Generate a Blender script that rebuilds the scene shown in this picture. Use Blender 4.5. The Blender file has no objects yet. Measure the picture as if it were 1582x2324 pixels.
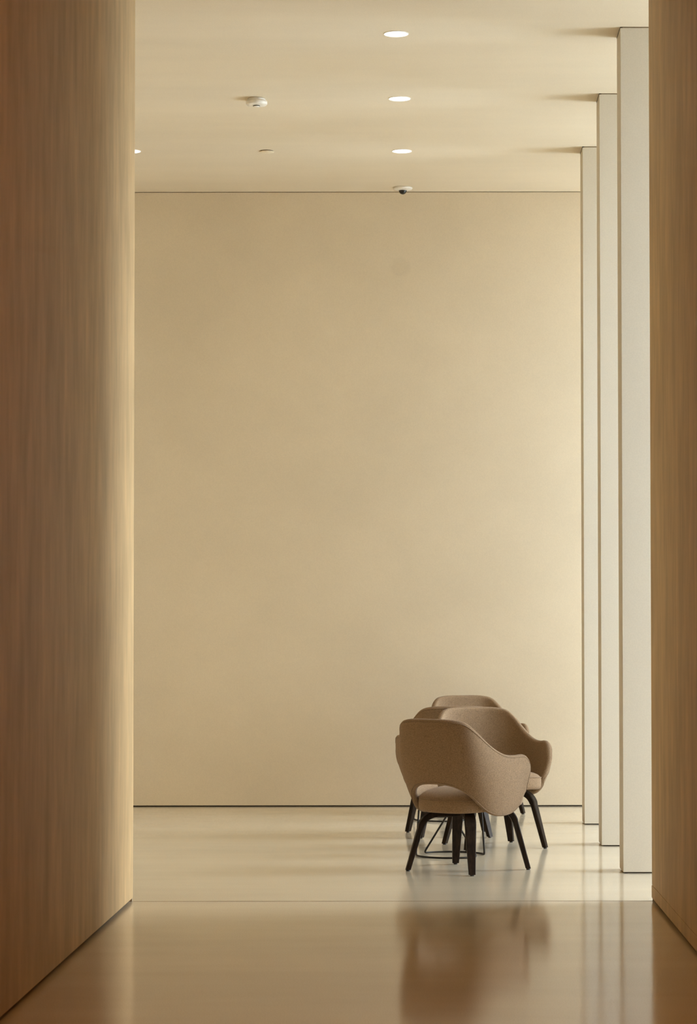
import bpy, bmesh, math
from mathutils import Vector, Matrix

scene = bpy.context.scene
col = scene.collection

# ------------------------------------------------------------------ camera
CAM_H = 1.28
F_PX = 5488.0
CX, CY = 975.19, 1265.0            # principal point in the 1582 x 2324 frame
PITCH, ROLL = math.radians(1.7188), 0.0011
cam_d = bpy.data.cameras.new('camera')
cam = bpy.data.objects.new('camera', cam_d)
col.objects.link(cam)
cam_d.sensor_fit = 'VERTICAL'
cam_d.sensor_height = 36.0
cam_d.sensor_width = 36.0
cam_d.lens = 36.0 * F_PX / 2324.0
cam_d.shift_x = -(CX - 791.0) / 2324.0
cam_d.shift_y = (CY - 1162.0) / 2324.0
cam_d.clip_start, cam_d.clip_end = 0.05, 300.0
cam_d.dof.use_dof = True
cam_d.dof.focus_distance = 13.2
cam_d.dof.aperture_fstop = 8.0
cam.matrix_world = (Matrix.Translation((0, 0, CAM_H))
                    @ Matrix.Rotation(math.radians(90) + PITCH, 4, 'X')
                    @ Matrix.Rotation(-ROLL, 4, 'Z'))
scene.camera = cam

# ------------------------------------------------------------------ world and exposure
world = bpy.data.worlds.new('world')
scene.world = world
world.use_nodes = True
bg = world.node_tree.nodes['Background']
bg.inputs['Color'].default_value = (0.76, 0.93, 1.18, 1)     # bright overcast sky
bg.inputs['Strength'].default_value = 0.85

# low sun veiled by bright haze, straight across from the windows: a very soft, wide source
sun_d = bpy.data.lights.new('sun', 'SUN')
sun_d.energy = 0.29
sun_d.angle = math.radians(34.0)
sun_d.color = (1.0, 0.98, 0.93)
sun = bpy.data.objects.new('sun', sun_d)
sun.rotation_euler = (0, math.radians(90 - 16), math.radians(8))
col.objects.link(sun)

vs = scene.view_settings
vs.view_transform = 'Standard'
vs.look = 'None'
vs.gamma = 1.0
vs.use_curve_mapping = False
vs.exposure = 3.96

cy = scene.cycles
cy.use_denoising = True
cy.max_bounces = 12
cy.diffuse_bounces = 8
cy.glossy_bounces = 4
cy.transparent_max_bounces = 12
cy.sample_clamp_indirect = 6.0
cy.caustics_reflective = False
cy.caustics_refractive = False

# ------------------------------------------------------------------ dimensions (metres, Y = depth from camera)
H = 4.4826
D_END = 11.463          # far ends of the two passage walls
D_WALL = 17.59          # back wall
X_L, X_R = -1.4027, 1.048
X_COL = 1.016           # inner edge of the columns
COL_D = 0.24            # column thickness along Y
COL_L = 2.4             # column length towards the glass
COLS = (12.758, 14.351, 15.939)
X_GLASS = X_COL + COL_L
X_ROOM = -5.2
Y_NEAR = -2.5

# window bays: one portal for each bay so that the daylight is sampled well
BLOCKER = 0.30              # unseen blocker added in the last bay to dim the back wall
bays = [(D_END, COLS[0]), (COLS[0] + COL_D, COLS[1]), (COLS[1] + COL_D, COLS[2]), (COLS[2] + COL_D, D_WALL - BLOCKER)]
for i, (a, b) in enumerate(bays):
    ld = bpy.data.lights.new('bay_portal', 'AREA')
    ld.shape = 'RECTANGLE'
    ld.size, ld.size_y = H, b - a
    ld.cycles.is_portal = True
    lo = bpy.data.objects.new('bay_portal', ld)
    lo.location = (X_GLASS + 0.06, (a + b) / 2, H / 2)
    lo.rotation_euler = (0, math.radians(90), 0)      # local -Z looks towards -X
    col.objects.link(lo)


# ------------------------------------------------------------------ materials
def new_mat(name):
    m = bpy.data.materials.new(name)
    m.use_nodes = True
    nt = m.node_tree
    return m, nt, nt.nodes, nt.links, nt.nodes['Principled BSDF']


def ramp2(ns, c0, c1, p0=0.3, p1=0.7):
    r = ns.new('ShaderNodeValToRGB')
    r.color_ramp.elements[0].position = p0
    r.color_ramp.elements[1].position = p1
    r.color_ramp.elements[0].color = (*c0, 1)
    r.color_ramp.elements[1].color = (*c1, 1)
    return r


def coords(ns, ls, scale):
    g = ns.new('ShaderNodeNewGeometry')
    mp = ns.new('ShaderNodeMapping')
    mp.inputs['Scale'].default_value = scale
    ls.new(g.outputs['Position'], mp.inputs['Vector'])
    return mp


def noise(ns, ls, vec, scale, detail=4, rough=0.55):
    n = ns.new('ShaderNodeTexNoise')
    n.inputs['Scale'].default_value = scale
    n.inputs['Detail'].default_value = detail
    n.inputs['Roughness'].default_value = rough
    ls.new(vec.outputs[0], n.inputs['Vector'])
    return n


def mul(c, k):
    return tuple(v * k for v in c)


def plaster(name, base, var=0.06, stretch=(1, 1, 1), rough=0.75, patch=None):
    m, nt, ns, ls, b = new_mat(name)
    v = coords(ns, ls, stretch)
    n1 = noise(ns, ls, v, 0.9, 5, 0.6)
    r = ramp2(ns, mul(base, 1 - var), mul(base, 1 + var))
    ls.new(n1.outputs['Fac'], r.inputs['Fac'])
    out = r.outputs['Color']
    v2 = coords(ns, ls, (1, 1, 1))
    n2 = noise(ns, ls, v2, 160, 2, 0.5)
    mx = ns.new('ShaderNodeMixRGB')
    mx.blend_type = 'MULTIPLY'
    mx.inputs['Fac'].default_value = 1.0
    r2 = ramp2(ns, (0.95, 0.95, 0.95), (1, 1, 1), 0.35, 0.65)
    ls.new(n2.outputs['Fac'], r2.inputs['Fac'])
    ls.new(out, mx.inputs['Color1'])
    ls.new(r2.outputs['Color'], mx.inputs['Color2'])
    out = mx.outputs['Color']
    if patch:
        for (px, pz, rad, k) in patch:                 # round filled patches in the plaster
            g = ns.new('ShaderNodeNewGeometry')
            d = ns.new('ShaderNodeVectorMath')
            d.operation = 'DISTANCE'
            d.inputs[1].default_value = (px, D_WALL, pz)
            ls.new(g.outputs['Position'], d.inputs[0])
            mr = ns.new('ShaderNodeMapRange')
            mr.inputs['From Min'].default_value = rad * 0.75
            mr.inputs['From Max'].default_value = rad * 1.1
            mr.inputs['To Min'].default_value = k
            mr.inputs['To Max'].default_value = 1.0
            ls.new(d.outputs['Value'], mr.inputs['Value'])
            mm = ns.new('ShaderNodeMixRGB')
            mm.blend_type = 'MULTIPLY'
            mm.inputs['Fac'].default_value = 1.0
            ls.new(out, mm.inputs['Color1'])
            ls.new(mr.outputs['Result'], mm.inputs['Color2'])
            out = mm.outputs['Color']
    ls.new(out, b.inputs['Base Color'])
    b.inputs['Roughness'].default_value = rough
    b.inputs['Specular IOR Level'].default_value = 0.25
    bp = ns.new('ShaderNodeBump')
    bp.inputs['Strength'].default_value = 0.12
    bp.inputs['Distance'].default_value = 0.004
    n3 = noise(ns, ls, v2, 7, 5, 0.6)
    ls.new(n3.outputs['Fac'], bp.inputs['Height'])
    ls.new(bp.outputs['Normal'], b.inputs['Normal'])
    return m


WARM = (0.735, 0.635, 0.475)
M_WALL = plaster('wall_plaster', WARM, 0.05, (1, 1, 1.2), patch=[(-0.21, 3.93, 0.075, 0.95)])
M_CEIL = plaster('ceiling_plaster', (0.76, 0.66, 0.50), 0.045, (0.35, 1.6, 1))
M_COL = plaster('column_plaster', (0.64, 0.58, 0.475), 0.03, (1, 1, 0.5))


def streaked(name, base):
    m, nt, ns, ls, b = new_mat(name)
    v = coords(ns, ls, (3.4, 3.4, 1.25))
    n1 = noise(ns, ls, v, 1.6, 6, 0.62)
    r = ramp2(ns, mul(base, 0.84), mul(base, 1.14), 0.32, 0.72)
    ls.new(n1.outputs['Fac'], r.inputs['Fac'])
    v2 = coords(ns, ls, (8.0, 8.0, 1.5))
    n2 = noise(ns, ls, v2, 1.5, 2, 0.5)
    r2 = ramp2(ns, (0.90, 0.90, 0.90), (1.05, 1.05, 1.05), 0.35, 0.68)
    ls.new(n2.outputs['Fac'], r2.inputs['Fac'])
    mx = ns.new('ShaderNodeMixRGB')
    mx.blend_type = 'MULTIPLY'
    mx.inputs['Fac'].default_value = 1.0
    ls.new(r.outputs['Color'], mx.inputs['Color1'])
    ls.new(r2.outputs['Color'], mx.inputs['Color2'])
    ls.new(mx.outputs['Color'], b.inputs['Base Color'])
    b.inputs['Roughness'].default_value = 0.6
    b.inputs['Specular IOR Level'].default_value = 0.3
    return m


M_PASS = streaked('passage_wall_veneer', (0.57, 0.405, 0.21))


def floor_mat(name, base, rough):
    m, nt, ns, ls, b = new_mat(name)
    v = coords(ns, ls, (0.35, 1.4, 1))
    n1 = noise(ns, ls, v, 1.2, 5, 0.6)
    r = ramp2(ns, mul(base, 0.93), mul(base, 1.06))
    ls.new(n1.outputs['Fac'], r.inputs['Fac'])
    v2 = coords(ns, ls, (1, 1, 1))
    n2 = noise(ns, ls, v2, 220, 2, 0.5)
    r2 = ramp2(ns, (0.90, 0.90, 0.90), (1.04, 1.04, 1.04), 0.38, 0.62)
    ls.new(n2.outputs['Fac'], r2.inputs['Fac'])
    mx = ns.new('ShaderNodeMixRGB')
    mx.blend_type = 'MULTIPLY'
    mx.inputs['Fac'].default_value = 1.0
    ls.new(r.outputs['Color'], mx.inputs['Color1'])
    ls.new(r2.outputs['Color'], mx.inputs['Color2'])
    ls.new(mx.outputs['Color'], b.inputs['Base Color'])
    n3 = noise(ns, ls, v2, 1.1, 3, 0.5)
    mr = ns.new('ShaderNodeMapRange')
    mr.inputs['To Min'].default_value = rough * 0.85
    mr.inputs['To Max'].default_value = rough * 1.15
    ls.new(n3.outputs['Fac'], mr.inputs['Value'])
    ls.new(mr.outputs['Result'], b.inputs['Roughness'])
    b.inputs['IOR'].default_value = 1.5
    bp = ns.new('ShaderNodeBump')
    bp.inputs['Strength'].default_value = 0.035
    bp.inputs['Distance'].default_value = 0.01
    n4 = noise(ns, ls, v2, 2.3, 2, 0.5)
    ls.new(n4.outputs['Fac'], bp.inputs['Height'])
    ls.new(bp.outputs['Normal'], b.inputs['Normal'])
    return m


M_FLOOR = floor_mat('polished_floor', (0.67, 0.575, 0.425), 0.11)


def plain(name, c, rough=0.5, spec=0.5, metal=0.0):
    m, nt, ns, ls, b = new_mat(name)
    v = coords(ns, ls, (1, 1, 1))
    n = noise(ns, ls, v, 40, 3)
    r = ramp2(ns, mul(c, 0.92), mul(c, 1.08))
    ls.new(n.outputs['Fac'], r.inputs['Fac'])
    ls.new(r.outputs['Color'], b.inputs['Base Color'])
    b.inputs['Roughness'].default_value = rough
    b.inputs['Specular IOR Level'].default_value = spec
    b.inputs['Metallic'].default_value = metal
    return m


M_GAP = plain('shadow_gap_dark', (0.035, 0.025, 0.017), 0.9, 0.1)  # shade inside the gaps put in as a dark colour
M_JOINT = plain('floor_joint_filler', (0.16, 0.115, 0.07), 0.9, 0.0)
M_GAP2 = plain('ceiling_gap_shade', (0.30, 0.23, 0.15), 0.9, 0.1)  # lighter painted shade for the gaps along the ceiling
M_WHITE = plain('white_plastic', (0.80, 0.76, 0.68), 0.4)
M_DARK = plain('dark_plastic', (0.02, 0.018, 0.015), 0.15)
M_ROD = plain('black_metal_rod', (0.02, 0.017, 0.014), 0.45, 0.15)
M_TOP = plain('table_top_laminate', (0.55, 0.48, 0.36), 0.4)
M_GLIDE = plain('glide_plastic', (0.03, 0.026, 0.022), 0.5)
M_PAVE = plain('outdoor_paving', (0.74, 0.71, 0.66), 0.8, 0.2)
M_SPRK = plain('cover_plate_paint', (0.78, 0.68, 0.50), 0.55, 0.3)


def wood_mat():
    m, nt, ns, ls, b = new_mat('dark_stained_wood')
    tc = ns.new('ShaderNodeTexCoord')
    mp = ns.new('ShaderNodeMapping')
    mp.inputs['Scale'].default_value = (30, 30, 4)
    ls.new(tc.outputs['Object'], mp.inputs['Vector'])
    n = noise(ns, ls, mp, 3, 5, 0.6)
    r = ramp2(ns, (0.011, 0.007, 0.0045), (0.032, 0.020, 0.012))
    ls.new(n.outputs['Fac'], r.inputs['Fac'])
    ls.new(r.outputs['Color'], b.inputs['Base Color'])
    b.inputs['Roughness'].default_value = 0.5
    b.inputs['Specular IOR Level'].default_value = 0.08
    return m


M_WOOD = wood_mat()


def fabric_mat(name, c):
    m, nt, ns, ls, b = new_mat(name)
    tc = ns.new('ShaderNodeTexCoord')
    n = ns.new('ShaderNodeTexNoise')
    n.inputs['Scale'].default_value = 210
    n.inputs['Detail'].default_value = 4
    n.inputs['Roughness'].default_value = 0.7
    ls.new(tc.outputs['Object'], n.inputs['Vector'])
    r = ramp2(ns, mul(c, 0.70), mul(c, 1.30), 0.33, 0.67)
    ls.new(n.outputs['Fac'], r.inputs['Fac'])
    ls.new(r.outputs['Color'], b.inputs['Base Color'])
    b.inputs['Roughness'].default_value = 0.95
    b.inputs['Specular IOR Level'].default_value = 0.1
    b.inputs['Sheen Weight'].default_value = 0.06
    b.inputs['Sheen Roughness'].default_value = 0.5
    bp = ns.new('ShaderNodeBump')
    bp.inputs['Strength'].default_value = 0.35
    bp.inputs['Distance'].default_value = 0.002
    ls.new(n.outputs['Fac'], bp.inputs['Height'])
    ls.new(bp.outputs['Normal'], b.inputs['Normal'])
    return m


M_FAB = fabric_mat('taupe_wool', (0.252, 0.168, 0.099))
M_PIPE = fabric_mat('taupe_piping', (0.22, 0.147, 0.088))


def emit_mat(name, c, s):
    m = bpy.data.materials.new(name)
    m.use_nodes = True
    ns, ls = m.node_tree.nodes, m.node_tree.links
    ns.clear()
    e = ns.new('ShaderNodeEmission')
    e.inputs['Color'].default_value = (*c, 1)
    e.inputs['Strength'].default_value = s
    o = ns.new('ShaderNodeOutputMaterial')
    ls.new(e.outputs[0], o.inputs['Surface'])
    return m


M_LAMP = emit_mat('lamp_diffuser_glow', (1.0, 0.93, 0.78), 0.15)


def glass_mat():
    m = bpy.data.materials.new('clear_glazing')
    m.use_nodes = True
    ns, ls = m.node_tree.nodes, m.node_tree.links
    ns.clear()
    t = ns.new('ShaderNodeBsdfTransparent')
    t.inputs['Color'].default_value = (0.96, 0.97, 0.96, 1)
    g = ns.new('ShaderNodeBsdfGlossy')
    g.inputs['Roughness'].default_value = 0.02
    mx = ns.new('ShaderNodeMixShader')
    mx.inputs['Fac'].default_value = 0.06
    o = ns.new('ShaderNodeOutputMaterial')
    ls.new(t.outputs[0], mx.inputs[1])
    ls.new(g.outputs[0], mx.inputs[2])
    ls.new(mx.outputs[0], o.inputs['Surface'])
    return m


M_GLASS = glass_mat()


# ------------------------------------------------------------------ helpers
def mesh_obj(name, bm, mat, parent=None, smooth=False):
    me = bpy.data.meshes.new(name)
    bmesh.ops.recalc_face_normals(bm, faces=bm.faces[:])
    bm.to_mesh(me)
    bm.free()
    if smooth:
        for p in me.polygons:
            p.use_smooth = True
    me.materials.append(mat)
    o = bpy.data.objects.new(name, me)
    col.objects.link(o)
    if parent:
        o.parent = parent
    return o


def add_box(bm, x0, x1, y0, y1, z0, z1, bevel=0.0):
    r = bmesh.ops.create_cube(bm, size=1.0)
    vs_ = r['verts']
    bmesh.ops.scale(bm, vec=(x1 - x0, y1 - y0, z1 - z0), verts=vs_)
    bmesh.ops.translate(bm, vec=((x0 + x1) / 2, (y0 + y1) / 2, (z0 + z1) / 2), verts=vs_)
    if bevel:
        es = list({e for v in vs_ for e in v.link_edges})
        bmesh.ops.bevel(bm, geom=es, offset=bevel, segments=2, profile=0.5, affect='EDGES')


def box(name, x0, x1, y0, y1, z0, z1, mat, parent=None, bevel=0.0):
    bm = bmesh.new()
    add_box(bm, x0, x1, y0, y1, z0, z1, bevel)
    return mesh_obj(name, bm, mat, parent)


def structure(o):
    o['kind'] = 'structure'
    return o


def thing(name, label, cat, loc=(0, 0, 0), rz=0.0, group=None):
    o = bpy.data.objects.new(name, None)
    o.empty_display_size = 0.1
    col.objects.link(o)
    o.location = loc
    o.rotation_euler = (0, 0, rz)
    o['label'] = label
    o['category'] = cat
    if group:
        o['group'] = group
    return o


def lathe(name, prof, mat, parent=None, seg=40, smooth=True):
    """prof: list of (radius, z) from one end to the other."""
    bm = bmesh.new()
    rings = []
    for r, z in prof:
        if r < 1e-6:
            rings.append([bm.verts.new((0, 0, z))])
        else:
            rings.append([bm.verts.new((r * math.cos(2 * math.pi * k / seg), r * math.sin(2 * math.pi * k / seg), z)) for k in range(seg)])
    for a, b in zip(rings, rings[1:]):
        for k in range(seg):
            k2 = (k + 1) % seg
            if len(a) == 1 and len(b) > 1:
                bm.faces.new((a[0], b[k], b[k2]))
            elif len(b) == 1 and len(a) > 1:
                bm.faces.new((a[k], a[k2], b[0]))
            elif len(a) > 1:
                bm.faces.new((a[k], a[k2], b[k2], b[k]))
    return mesh_obj(name, bm, mat, parent, smooth)


def tube_bm(bm, pts, rad, seg=8, closed=False):
    pts = [Vector(p) for p in pts]
    n = len(pts)
    rings = []
    ref = None
    for i, p in enumerate(pts):
        if closed:
            t = (pts[(i + 1) % n] - pts[i - 1]).normalized()
        else:
            t = (pts[min(i + 1, n - 1)] - pts[max(i - 1, 0)]).normalized()
        if ref is None:
            ref = t.orthogonal().normalized()
        ref = (ref - t * ref.dot(t)).normalized()
        b = t.cross(ref)
        rings.append([bm.verts.new(p + ref * rad * math.cos(2 * math.pi * k / seg) + b * rad * math.sin(2 * math.pi * k / seg)) for k in range(seg)])
    rng = range(n) if closed else range(n - 1)
    for i in rng:
        a, b = rings[i], rings[(i + 1) % n]
        for k in range(seg):
            k2 = (k + 1) % seg
            bm.faces.new((a[k], a[k2], b[k2], b[k]))
    if not closed:
        bm.faces.new(rings[0][::-1])
        bm.faces.new(rings[-1])


def tube(name, pts, rad, mat, parent=None, seg=8, closed=False):
    bm = bmesh.new()
    tube_bm(bm, pts, rad, seg, closed)
    return mesh_obj(name, bm, mat, parent, True)


def catmull(ctrl, per):
    out = []
    n = len(ctrl)
    P = [Vector(c) for c in ctrl]
    for i in range(n - 1):
        p0 = P[i - 1] if i > 0 else P[0] * 2 - P[1]
        p1, p2 = P[i], P[i + 1]
        p3 = P[i + 2] if i + 2 < n else P[-1] * 2 - P[-2]
        for k in range(per):
            t = k / per
            out.append(0.5 * ((2 * p1) + (p2 - p0) * t + (2 * p0 - 5 * p1 + 4 * p2 - p3) * t * t + (3 * p1 - p0 - 3 * p2 + p3) * t ** 3))
    out.append(P[-1])
    return out


def rounded_path(pts, radius, seg=6):
    P = [Vector(p) for p in pts]
    out = [P[0]]
    for i in range(1, len(P) - 1):
        a = (P[i - 1] - P[i])
        b = (P[i + 1] - P[i])
        r = min(radius, a.length * 0.45, b.length * 0.45)
        s, e = P[i] + a.normalized() * r, P[i] + b.normalized() * r
        for k in range(seg + 1):
            t = k / seg
            out.append(s * (1 - t) ** 2 + P[i] * 2 * t * (1 - t) + e * t * t)
    out.append(P[-1])
    return out


# ------------------------------------------------------------------ the setting
T = 0.25
GAP = 0.009
# floors: two polished slabs with a fine joint between them
structure(box('floor', X_ROOM - T, X_GLASS + 0.1, D_END + 0.009, D_WALL + T, -0.15, 0.0, M_FLOOR))
structure(box('floor_passage', X_L - 0.3, X_R + 0.3, Y_NEAR - T, D_END - 0.009, -0.15, 0.0, M_FLOOR))
structure(box('trim_1', X_L, X_R, D_END - 0.009, D_END + 0.009, -0.15, 0.0, M_JOINT))
structure(box('ceiling', X_ROOM - T, X_GLASS + 0.1, Y_NEAR - T, D_WALL + T, H, H + 0.2, M_CEIL))

# back wall: plaster panel held clear of floor and ceiling by fine gaps, their shade painted in
structure(box('wall_back', X_ROOM - T, X_GLASS + 0.1, D_WALL, D_WALL + T, GAP, H - 0.005, M_WALL))
structure(box('gap_shade_back', X_ROOM - T, X_GLASS + 0.1, D_WALL + 0.02, D_WALL + T, 0.0, GAP, M_GAP))
structure(box('gap_shade_top', X_ROOM - T, X_GLASS + 0.1, D_WALL + 0.01, D_WALL + T, H - 0.005, H, M_GAP2))
structure(box('wall_room_end', X_ROOM - T, X_ROOM, D_END, D_WALL, 0.0, H, M_WALL))

# passage walls, the shade in their base gaps painted dark
structure(box('wall_left', X_ROOM - T, X_L, Y_NEAR, D_END, 0.016, H, M_PASS, bevel=0.004))
structure(box('gap_shade_left', X_ROOM - T, X_L - 0.025, Y_NEAR, D_END - 0.02, 0.0, 0.016, M_GAP))
structure(box('wall_right', X_R, X_GLASS + 0.1, Y_NEAR, D_END, 0.075, H, M_PASS, bevel=0.004))
structure(box('trim_3', X_R - 0.0015, X_GLASS + 0.1, Y_NEAR, D_END, 0.016, 0.0745, M_PASS, bevel=0.0015))
structure(box('gap_shade_right', X_R + 0.025, X_GLASS + 0.1, Y_NEAR, D_END - 0.02, 0.0, 0.016, M_GAP))
structure(box('wall_bay_end', X_R + 0.004, X_GLASS + 0.1, D_END, D_END + 0.012, 0.0, H, M_COL))  # unseen wall end, given pale plaster to bounce light onto the nearest column
structure(box('wall_left_return', X_ROOM, X_L - 0.004, D_END, D_END + 0.012, 0.0, H, M_WALL))
structure(box('wall_near', X_L - 0.3, X_R + 0.3, Y_NEAR - T, Y_NEAR, 0.0, H, M_PASS))

structure(box('bay_light_blocker', X_GLASS - 0.02, X_GLASS + 0.1, D_WALL - BLOCKER, D_WALL, 0.0, H, M_COL))  # added out of view to cut light on the right of the back wall
# glazing at the outer end of the column bays
for i, (a, b) in enumerate(bays):
    w = structure(box('window_%d' % (i + 1), X_GLASS + 0.02, X_GLASS + 0.028, a, b, 0.05, H - 0.05, M_GLASS))
    box('window_frame', X_GLASS, X_GLASS + 0.05, a, b, 0.0, 0.05, M_GAP, w)
    box('window_frame', X_GLASS, X_GLASS + 0.05, a, b, H - 0.05, H, M_GAP, w)
structure(box('ground_outside', X_GLASS + 0.1, 80, -50, 90, -0.25, -0.05, M_PAVE))

# ------------------------------------------------------------------ columns
col_labels = ('pale plastered blade column nearest the passage, widest of the three',
              'pale plastered blade column in the middle of the row of three',
              'pale plastered blade column nearest the back wall, narrowest of the three')
for y, lab in zip(COLS, col_labels):
    t = thing('column', lab, 'column', (X_COL, y, 0), 0, 'blade columns along the windows')
    box('shaft', 0, COL_L, 0, COL_D, 0.006, H - 0.006, M_COL, t, bevel=0.002)
    box('base_reveal', 0.012, COL_L, 0.012, COL_D - 0.012, 0.0, 0.006, M_GAP, t)
    box('top_gap_shade', -0.0006, 0.012, 0.004, COL_D - 0.002, H - 0.008, H - 0.0005, M_GAP, t)  # dark strip drawn as the shade of the gap under the ceiling
    box('top_reveal', 0.012, COL_L, 0.004, COL_D - 0.004, H - 0.006, H, M_GAP2, t)

# ------------------------------------------------------------------ ceiling fittings
lamps = [(-0.177, 12.906, 'glowing round downlight nearest the top edge, largest of the ceiling lights'),
         (-0.178, 14.491, 'glowing round downlight in the middle of the row of three'),
         (-0.183, 16.088, 'glowing round downlight of the row of three nearest the back wall'),
         (-1.995, 16.080, 'glowing round downlight half hidden by the passage wall end')]
for x, y, lab in lamps:
    t = thing('downlight', lab, 'ceiling light', (x, y, H), 0, 'recessed ceiling downlights')
    lathe('trim_ring', [(0.0645, 0.0), (0.0645, -0.003), (0.0665, -0.0035), (0.068, -0.002), (0.068, 0.0)], M_WHITE, t)
    lathe('diffuser', [(0.0, -0.0018), (0.0645, -0.0018), (0.0645, 0.0)], M_LAMP, t)

M_FILL_GLOW = emit_mat('added_passage_glow', (1.0, 0.40, 0.08), 22.0)  # unseen lights added to warm and brighten the passage
for y, lab in ((6.2, 'added unseen warm light in the passage ceiling, closest to the hall'), (3.2, 'added unseen warm light in the middle of the passage ceiling'),
               (0.2, 'added unseen warm light at the near end of the passage ceiling')):
    t = thing('downlight', lab, 'ceiling light', (-0.178, y, H), 0, 'added unseen passage lights')
    lathe('trim_ring', [(0.0645, 0.0), (0.0645, -0.003), (0.0665, -0.0035), (0.068, -0.002), (0.068, 0.0)], M_WHITE, t)
    lathe('diffuser', [(0.0, -0.0018), (0.0645, -0.0018), (0.0645, 0.0)], M_FILL_GLOW, t)

t = thing('smoke_detector', 'white round smoke detector on the ceiling with a vent slot', 'smoke detector', (-1.041, 14.487, H))
lathe('mounting_base', [(0.0, -0.001), (0.052, -0.001), (0.055, -0.006), (0.055, -0.014), (0.052, -0.015), (0.0, -0.015)], M_WHITE, t)
lathe('housing', [(0.0, -0.015), (0.060, -0.015), (0.065, -0.020), (0.065, -0.032), (0.060, -0.039), (0.045, -0.042), (0.0, -0.043)], M_WHITE, t)
s = lathe('sensor_cap', [(0.0, -0.043), (0.017, -0.043), (0.020, -0.046), (0.017, -0.050), (0.0, -0.051)], M_WHITE, t)
lathe('vent_slot', [(0.0175, -0.0425), (0.0215, -0.0435), (0.0205, -0.0475)], M_DARK, s)

t = thing('security_camera', 'white dome security camera with black lens bubble by the back wall', 'security camera', (-0.192, 17.426, H))
lathe('base', [(0.0, 0.0), (0.070, 0.0), (0.071, -0.006), (0.066, -0.013), (0.048, -0.019), (0.030, -0.022), (0.0, -0.022)], M_WHITE, t)
lathe('dome', [(0.031, -0.018)] + [(0.029 * math.cos(a), -0.021 - 0.029 * math.sin(a)) for a in [k * math.pi / 16 for k in range(8)]] + [(0.0, -0.050)], M_DARK, t)

t = thing('sprinkler_cover', 'flat round sprinkler cover plate, flush on the ceiling', 'sprinkler', (-1.085, 16.083, H))
lathe('plate', [(0.0, -0.009), (0.046, -0.009), (0.048, -0.008), (0.048, -0.005), (0.046, -0.004), (0.0, -0.004)], M_SPRK, t)
lathe('spacer', [(0.0, 0.0), (0.043, 0.0), (0.043, -0.004), (0.0, -0.004)], M_GAP, t)


# ------------------------------------------------------------------ armchair
TOP = [(0.0, -0.312, 0.799), (0.078, -0.310, 0.799), (0.148, -0.297, 0.795), (0.202, -0.272, 0.781),
       (0.238, -0.237, 0.740), (0.263, -0.191, 0.690), (0.283, -0.130, 0.643), (0.299, -0.060, 0.613),
       (0.309, 0.010, 0.606), (0.315, 0.060, 0.609), (0.317, 0.092, 0.602), (0.316, 0.117, 0.578), (0.313, 0.126, 0.545)]
BOT = [(0.0, -0.262, 0.484), (0.060, -0.260, 0.482), (0.115, -0.250, 0.473), (0.160, -0.230, 0.452),
       (0.192, -0.201, 0.422), (0.213, -0.162, 0.380), (0.228, -0.116, 0.340), (0.240, -0.064, 0.320),
       (0.249, -0.008, 0.316), (0.256, 0.038, 0.323), (0.264, 0.071, 0.340), (0.273, 0.093, 0.368), (0.283, 0.104, 0.406)]
BULGE = [0.004, 0.006, 0.012, 0.018, 0.022, 0.024, 0.024, 0.022, 0.020, 0.018, 0.015, 0.013, 0.011]
NV = 18
THICK = 0.018


def shell_grid():
    per = 7
    top = catmull(TOP, per)
    bot = catmull(BOT, per)
    bul = [v.x for v in catmull([(b, 0, 0) for b in BULGE], per)]
    half = []
    for i, (t_, b_) in enumerate(zip(top, bot)):
        mid = (t_ + b_) / 2
        out = Vector((mid.x, mid.y * 0.9, 0)).normalized()
        if mid.y > -0.1:
            out = (out * 0.3 + Vector((1, 0, 0)) * 0.7).normalized()
        colm = []
        for k in range(NV + 1):
            v = k / NV
            p = b_.lerp(t_, v) + out * bul[i] * 4 * v * (1 - v)
            colm.append(p)
        half.append(colm)
    left = [[Vector((-p.x, p.y, p.z)) for p in c] for c in half[:0:-1]]
    return left + half


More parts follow.
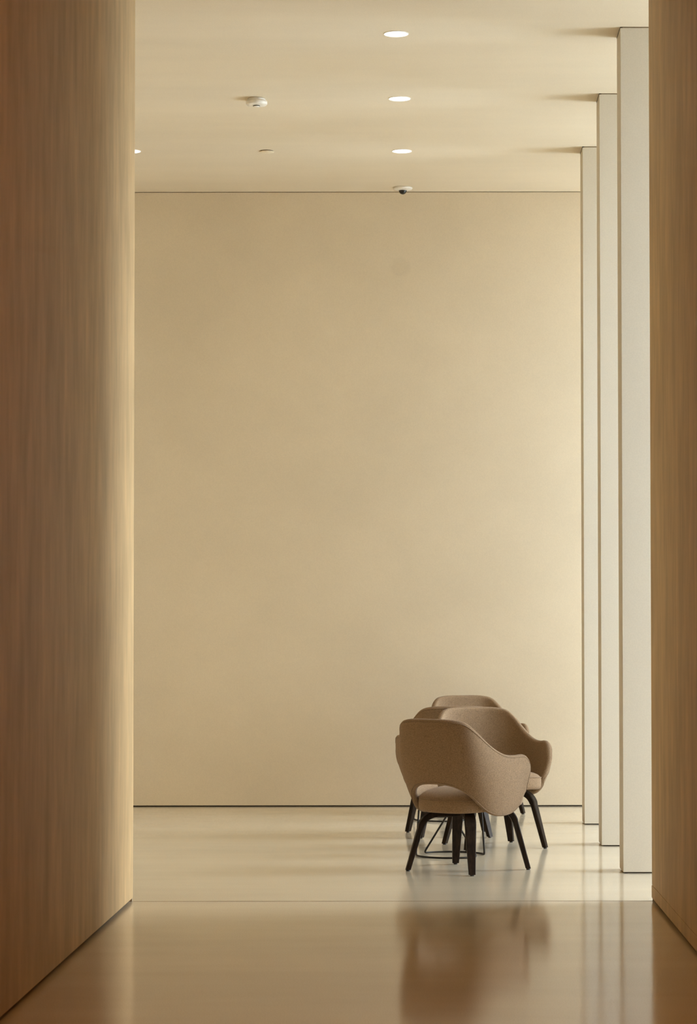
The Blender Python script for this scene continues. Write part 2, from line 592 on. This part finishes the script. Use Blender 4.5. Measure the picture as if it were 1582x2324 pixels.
def build_shell(parent):
    g = shell_grid()
    nu, nv = len(g), NV + 1
    nor = [[None] * nv for _ in range(nu)]
    for i in range(nu):
        for k in range(nv):
            du = g[min(i + 1, nu - 1)][k] - g[max(i - 1, 0)][k]
            dv = g[i][min(k + 1, nv - 1)] - g[i][max(k - 1, 0)]
            n = du.cross(dv)
            nor[i][k] = n.normalized()
    # orient outwards (away from the seat axis)
    c = g[nu // 2][nv // 2]
    sgn = 1.0 if nor[nu // 2][nv // 2].dot(Vector((0, -1, 0))) > 0 else -1.0
    bm = bmesh.new()
    O = [[bm.verts.new(g[i][k] + nor[i][k] * sgn * THICK) for k in range(nv)] for i in range(nu)]
    I = [[bm.verts.new(g[i][k] - nor[i][k] * sgn * THICK) for k in range(nv)] for i in range(nu)]
    for i in range(nu - 1):
        for k in range(nv - 1):
            bm.faces.new((O[i][k], O[i + 1][k], O[i + 1][k + 1], O[i][k + 1]))
            bm.faces.new((I[i][k], I[i][k + 1], I[i + 1][k + 1], I[i + 1][k]))
    loop = [(i, 0) for i in range(nu)] + [(nu - 1, k) for k in range(1, nv)] + \
           [(i, nv - 1) for i in range(nu - 2, -1, -1)] + [(0, k) for k in range(nv - 2, 0, -1)]
    L = len(loop)
    rows = []
    pipe = []
    for q, (i, k) in enumerate(loop):
        p = g[i][k]
        a = g[loop[q - 1][0]][loop[q - 1][1]]
        b = g[loop[(q + 1) % L][0]][loop[(q + 1) % L][1]]
        tng = (b - a).normalized()
        n = nor[i][k] * sgn
        out = tng.cross(n).normalized()
        ci, ck = min(max(i, 3), nu - 4), min(max(k, 2), nv - 3)
        if out.dot(p - g[ci][ck]) < 0:
            out = -out
        r = []
        for s_ in range(1, 6):
            an = math.pi * s_ / 6
            r.append(bm.verts.new(p + n * THICK * math.cos(an) + out * THICK * 0.85 * math.sin(an)))
        rows.append([O[i][k]] + r + [I[i][k]])
        pipe.append(p + n * (THICK * 0.96) + out * 0.001)
    for q in range(L):
        A, B = rows[q], rows[(q + 1) % L]
        for s_ in range(len(A) - 1):
            bm.faces.new((A[s_], B[s_], B[s_ + 1], A[s_ + 1]))
    o = mesh_obj('shell', bm, M_FAB, parent, True)
    tube('shell_piping', pipe, 0.0027, M_PIPE, o, 6, True)
    return o


def seat_ring(sc, z, n=56, a=0.235, bf=0.268, bb=0.236):
    pts = []
    for q in range(n):
        th = 2 * math.pi * q / n
        c, s_ = math.cos(th), math.sin(th)
        e = 2 / (3.6 if s_ > 0 else 2.8)
        x = a * math.copysign(abs(c) ** e, c) * sc
        b = bf if s_ > 0 else bb
        y = b * math.copysign(abs(s_) ** e, s_) * sc
        if s_ > 0:                                     # the front widens past the arm ends
            f = min(max((y - 0.06) / 0.10, 0.0), 1.0)
            x *= 1 + 0.11 * f * f * (3 - 2 * f)
        if s_ < 0:
            x *= 1 - 0.10 * (abs(y) / bb) ** 2
        pts.append(Vector((x, y, z + 0.068 * (y + 0.24))))
    return pts


def build_seat(parent):
    z0 = 0.314
    prof = [(0.80, 0.0), (0.93, 0.001), (0.975, 0.006), (0.995, 0.018), (1.0, 0.036), (1.0, 0.056), (0.992, 0.068),
            (0.972, 0.077), (0.93, 0.088), (0.84, 0.100), (0.68, 0.111), (0.48, 0.118), (0.25, 0.122)]
    bm = bmesh.new()
    rings = [[bm.verts.new(p) for p in seat_ring(sc, z0 + dz)] for sc, dz in prof]
    n = len(rings[0])
    for A, B in zip(rings, rings[1:]):
        for k in range(n):
            k2 = (k + 1) % n
            bm.faces.new((A[k], A[k2], B[k2], B[k]))
    bm.faces.new(rings[0][::-1])
    c = bm.verts.new(sum((v.co for v in rings[-1]), Vector()) / n + Vector((0, 0, 0.001)))
    for k in range(n):
        bm.faces.new((rings[-1][k], rings[-1][(k + 1) % n], c))
    o = mesh_obj('seat', bm, M_FAB, parent, True)
    tube('seat_piping', seat_ring(0.993, z0 + 0.070), 0.0038, M_PIPE, o, 6, True)
    return o


def build_leg(parent, fx, fy, ztop):
    rad = Vector((fx, fy, 0))
    rf = rad.length
    rdir = rad.normalized()
    tdir = Vector((-rdir.y, rdir.x, 0))
    th = 0.026
    zc = ztop - th / 2
    pth = rounded_path([(0.035, 0, zc), (rf - 0.088, 0, zc), (rf, 0, 0.007)], 0.075, 10)
    pth = pth[:1] + [pth[0].lerp(pth[1], 0.5)] + pth[1:-1] + [pth[-2].lerp(pth[-1], q) for q in (0.33, 0.66)] + pth[-1:]
    n = len(pth)
    total = sum((pth[i + 1] - pth[i]).length for i in range(n - 1))
    s_ = 0.0
    bm = bmesh.new()
    rings = []
    for i, p in enumerate(pth):
        if i:
            s_ += (p - pth[i - 1]).length
        f = s_ / total
        tg = (pth[min(i + 1, n - 1)] - pth[max(i - 1, 0)]).normalized()
        nn = Vector((-tg.z, 0, tg.x))
        if i == n - 1:
            nn = Vector((1, 0, 0)) * (1 if nn.x > 0 else -1)
        if f < 0.42:
            w = 0.046 + 0.015 * (f / 0.42)
        else:
            w = 0.061 - 0.026 * ((f - 0.42) / 0.58)
        tt = th * (1.25 if 0.25 < f < 0.5 else 1.05 if f <= 0.7 else 0.98)
        r = []
        for (a, b) in ((1, .7), (.86, 1), (-.86, 1), (-1, .7), (-1, -.7), (-.86, -1), (.86, -1), (1, -.7)):
            q = p + nn * (tt / 2 * b)
            r.append(bm.verts.new(rdir * q.x + Vector((0, 0, q.z)) + tdir * (w / 2 * a)))
        rings.append(r)
    for A, B in zip(rings, rings[1:]):
        for k in range(8):
            k2 = (k + 1) % 8
            bm.faces.new((A[k], A[k2], B[k2], B[k]))
    bm.faces.new(rings[0][::-1])
    bm.faces.new(rings[-1])
    o = mesh_obj('leg', bm, M_WOOD, parent, False)
    gl = lathe('glide', [(0.0, 0.0), (0.010, 0.0), (0.011, 0.002), (0.010, 0.0075), (0.0, 0.0075)], M_GLIDE, o, 16)
    gl.location = rdir * rf
    return o


def make_chair():
    t_ = thing('armchair', '', 'chair', group='upholstered armchairs around the wire tables')
    build_shell(t_)
    build_seat(t_)
    bm = bmesh.new()
    bmesh.ops.create_cone(bm, cap_ends=True, segments=32, radius1=0.10, radius2=0.10, depth=0.010)
    bmesh.ops.rotate(bm, verts=bm.verts[:], cent=(0, 0, 0), matrix=Matrix.Rotation(math.atan(0.068), 3, 'X'))
    bmesh.ops.translate(bm, verts=bm.verts[:], vec=(0, 0, 0.3235))
    mesh_obj('seat_plate', bm, M_GLIDE, t_)
    for sx in (-1, 1):
        build_leg(t_, sx * 0.245, 0.228, 0.338)
        build_leg(t_, sx * 0.214, -0.226, 0.314)
    return t_


def copy_tree(o, parent=None):
    c = o.copy()
    col.objects.link(c)
    if parent:
        c.parent = parent
        c.matrix_parent_inverse = o.matrix_parent_inverse
    for ch in o.children:
        copy_tree(ch, c)
    return c


# centre of the footprint, unit facing vector
chairs = [((0.191, 12.930), (0.62, 0.785), 'taupe armchair in front of the others, turned away with its open back showing'),
          ((0.366, 14.332), (0.345, -0.939), 'taupe armchair facing forward just behind the nearest one'),
          ((0.130, 15.140), (-0.115, 0.993), 'taupe armchair mostly hidden, only its dark back top and one arm showing'),
          ((0.338, 16.975), (0.345, -0.939), 'taupe armchair farthest back, closest to the wall')]
proto = make_chair()
for i, (c, f, lab) in enumerate(chairs):
    o = proto if i == 0 else copy_tree(proto)
    o.location = (c[0], c[1], 0)
    o.rotation_euler = (0, 0, math.atan2(-f[0], f[1]))
    o['label'] = lab


# ------------------------------------------------------------------ wire tables
def make_table():
    t_ = thing('side_table', '', 'table', group='round tables on black wire bases')
    R = 0.195
    zt = 0.47

    def arc(a0, a1, n=9, r=R):
        return [(r * math.cos(math.radians(a0 + (a1 - a0) * k / n)), r * math.sin(math.radians(a0 + (a1 - a0) * k / n)), 0.0065) for k in range(n + 1)]

    def loop(off):
        base = arc(185 + off, 320 + off)
        a0, a1 = math.radians(185 + off), math.radians(320 + off)
        up = (0.165 * math.cos(a0), 0.165 * math.sin(a0), zt)
        dg = (0.13 * math.cos(a1 - math.radians(140)), 0.13 * math.sin(a1 - math.radians(140)), zt)
        return rounded_path([up] + base + [dg], 0.03, 5)
    tube('wire_leg', loop(0), 0.0055, M_ROD, t_, 10)
    tube('wire_leg', loop(180), 0.0055, M_ROD, t_, 10)
    lathe('under_plate', [(0.0, 0.466), (0.175, 0.466), (0.175, 0.472), (0.0, 0.472)], M_ROD, t_)
    lathe('table_top', [(0.0, 0.472), (0.205, 0.472), (0.212, 0.478), (0.212, 0.486), (0.208, 0.490), (0.0, 0.490)], M_TOP, t_, 64)
    return t_


tproto = make_table()
for i, ((x, y), lab) in enumerate([((0.115, 13.745), 'small round table on bent black wire legs, right behind the nearest armchair'),
                                   ((0.085, 16.34), 'small round table on bent black wire legs, near the back wall')]):
    o = tproto if i == 0 else copy_tree(tproto)
    o.location = (x, y, 0)
    o['label'] = lab
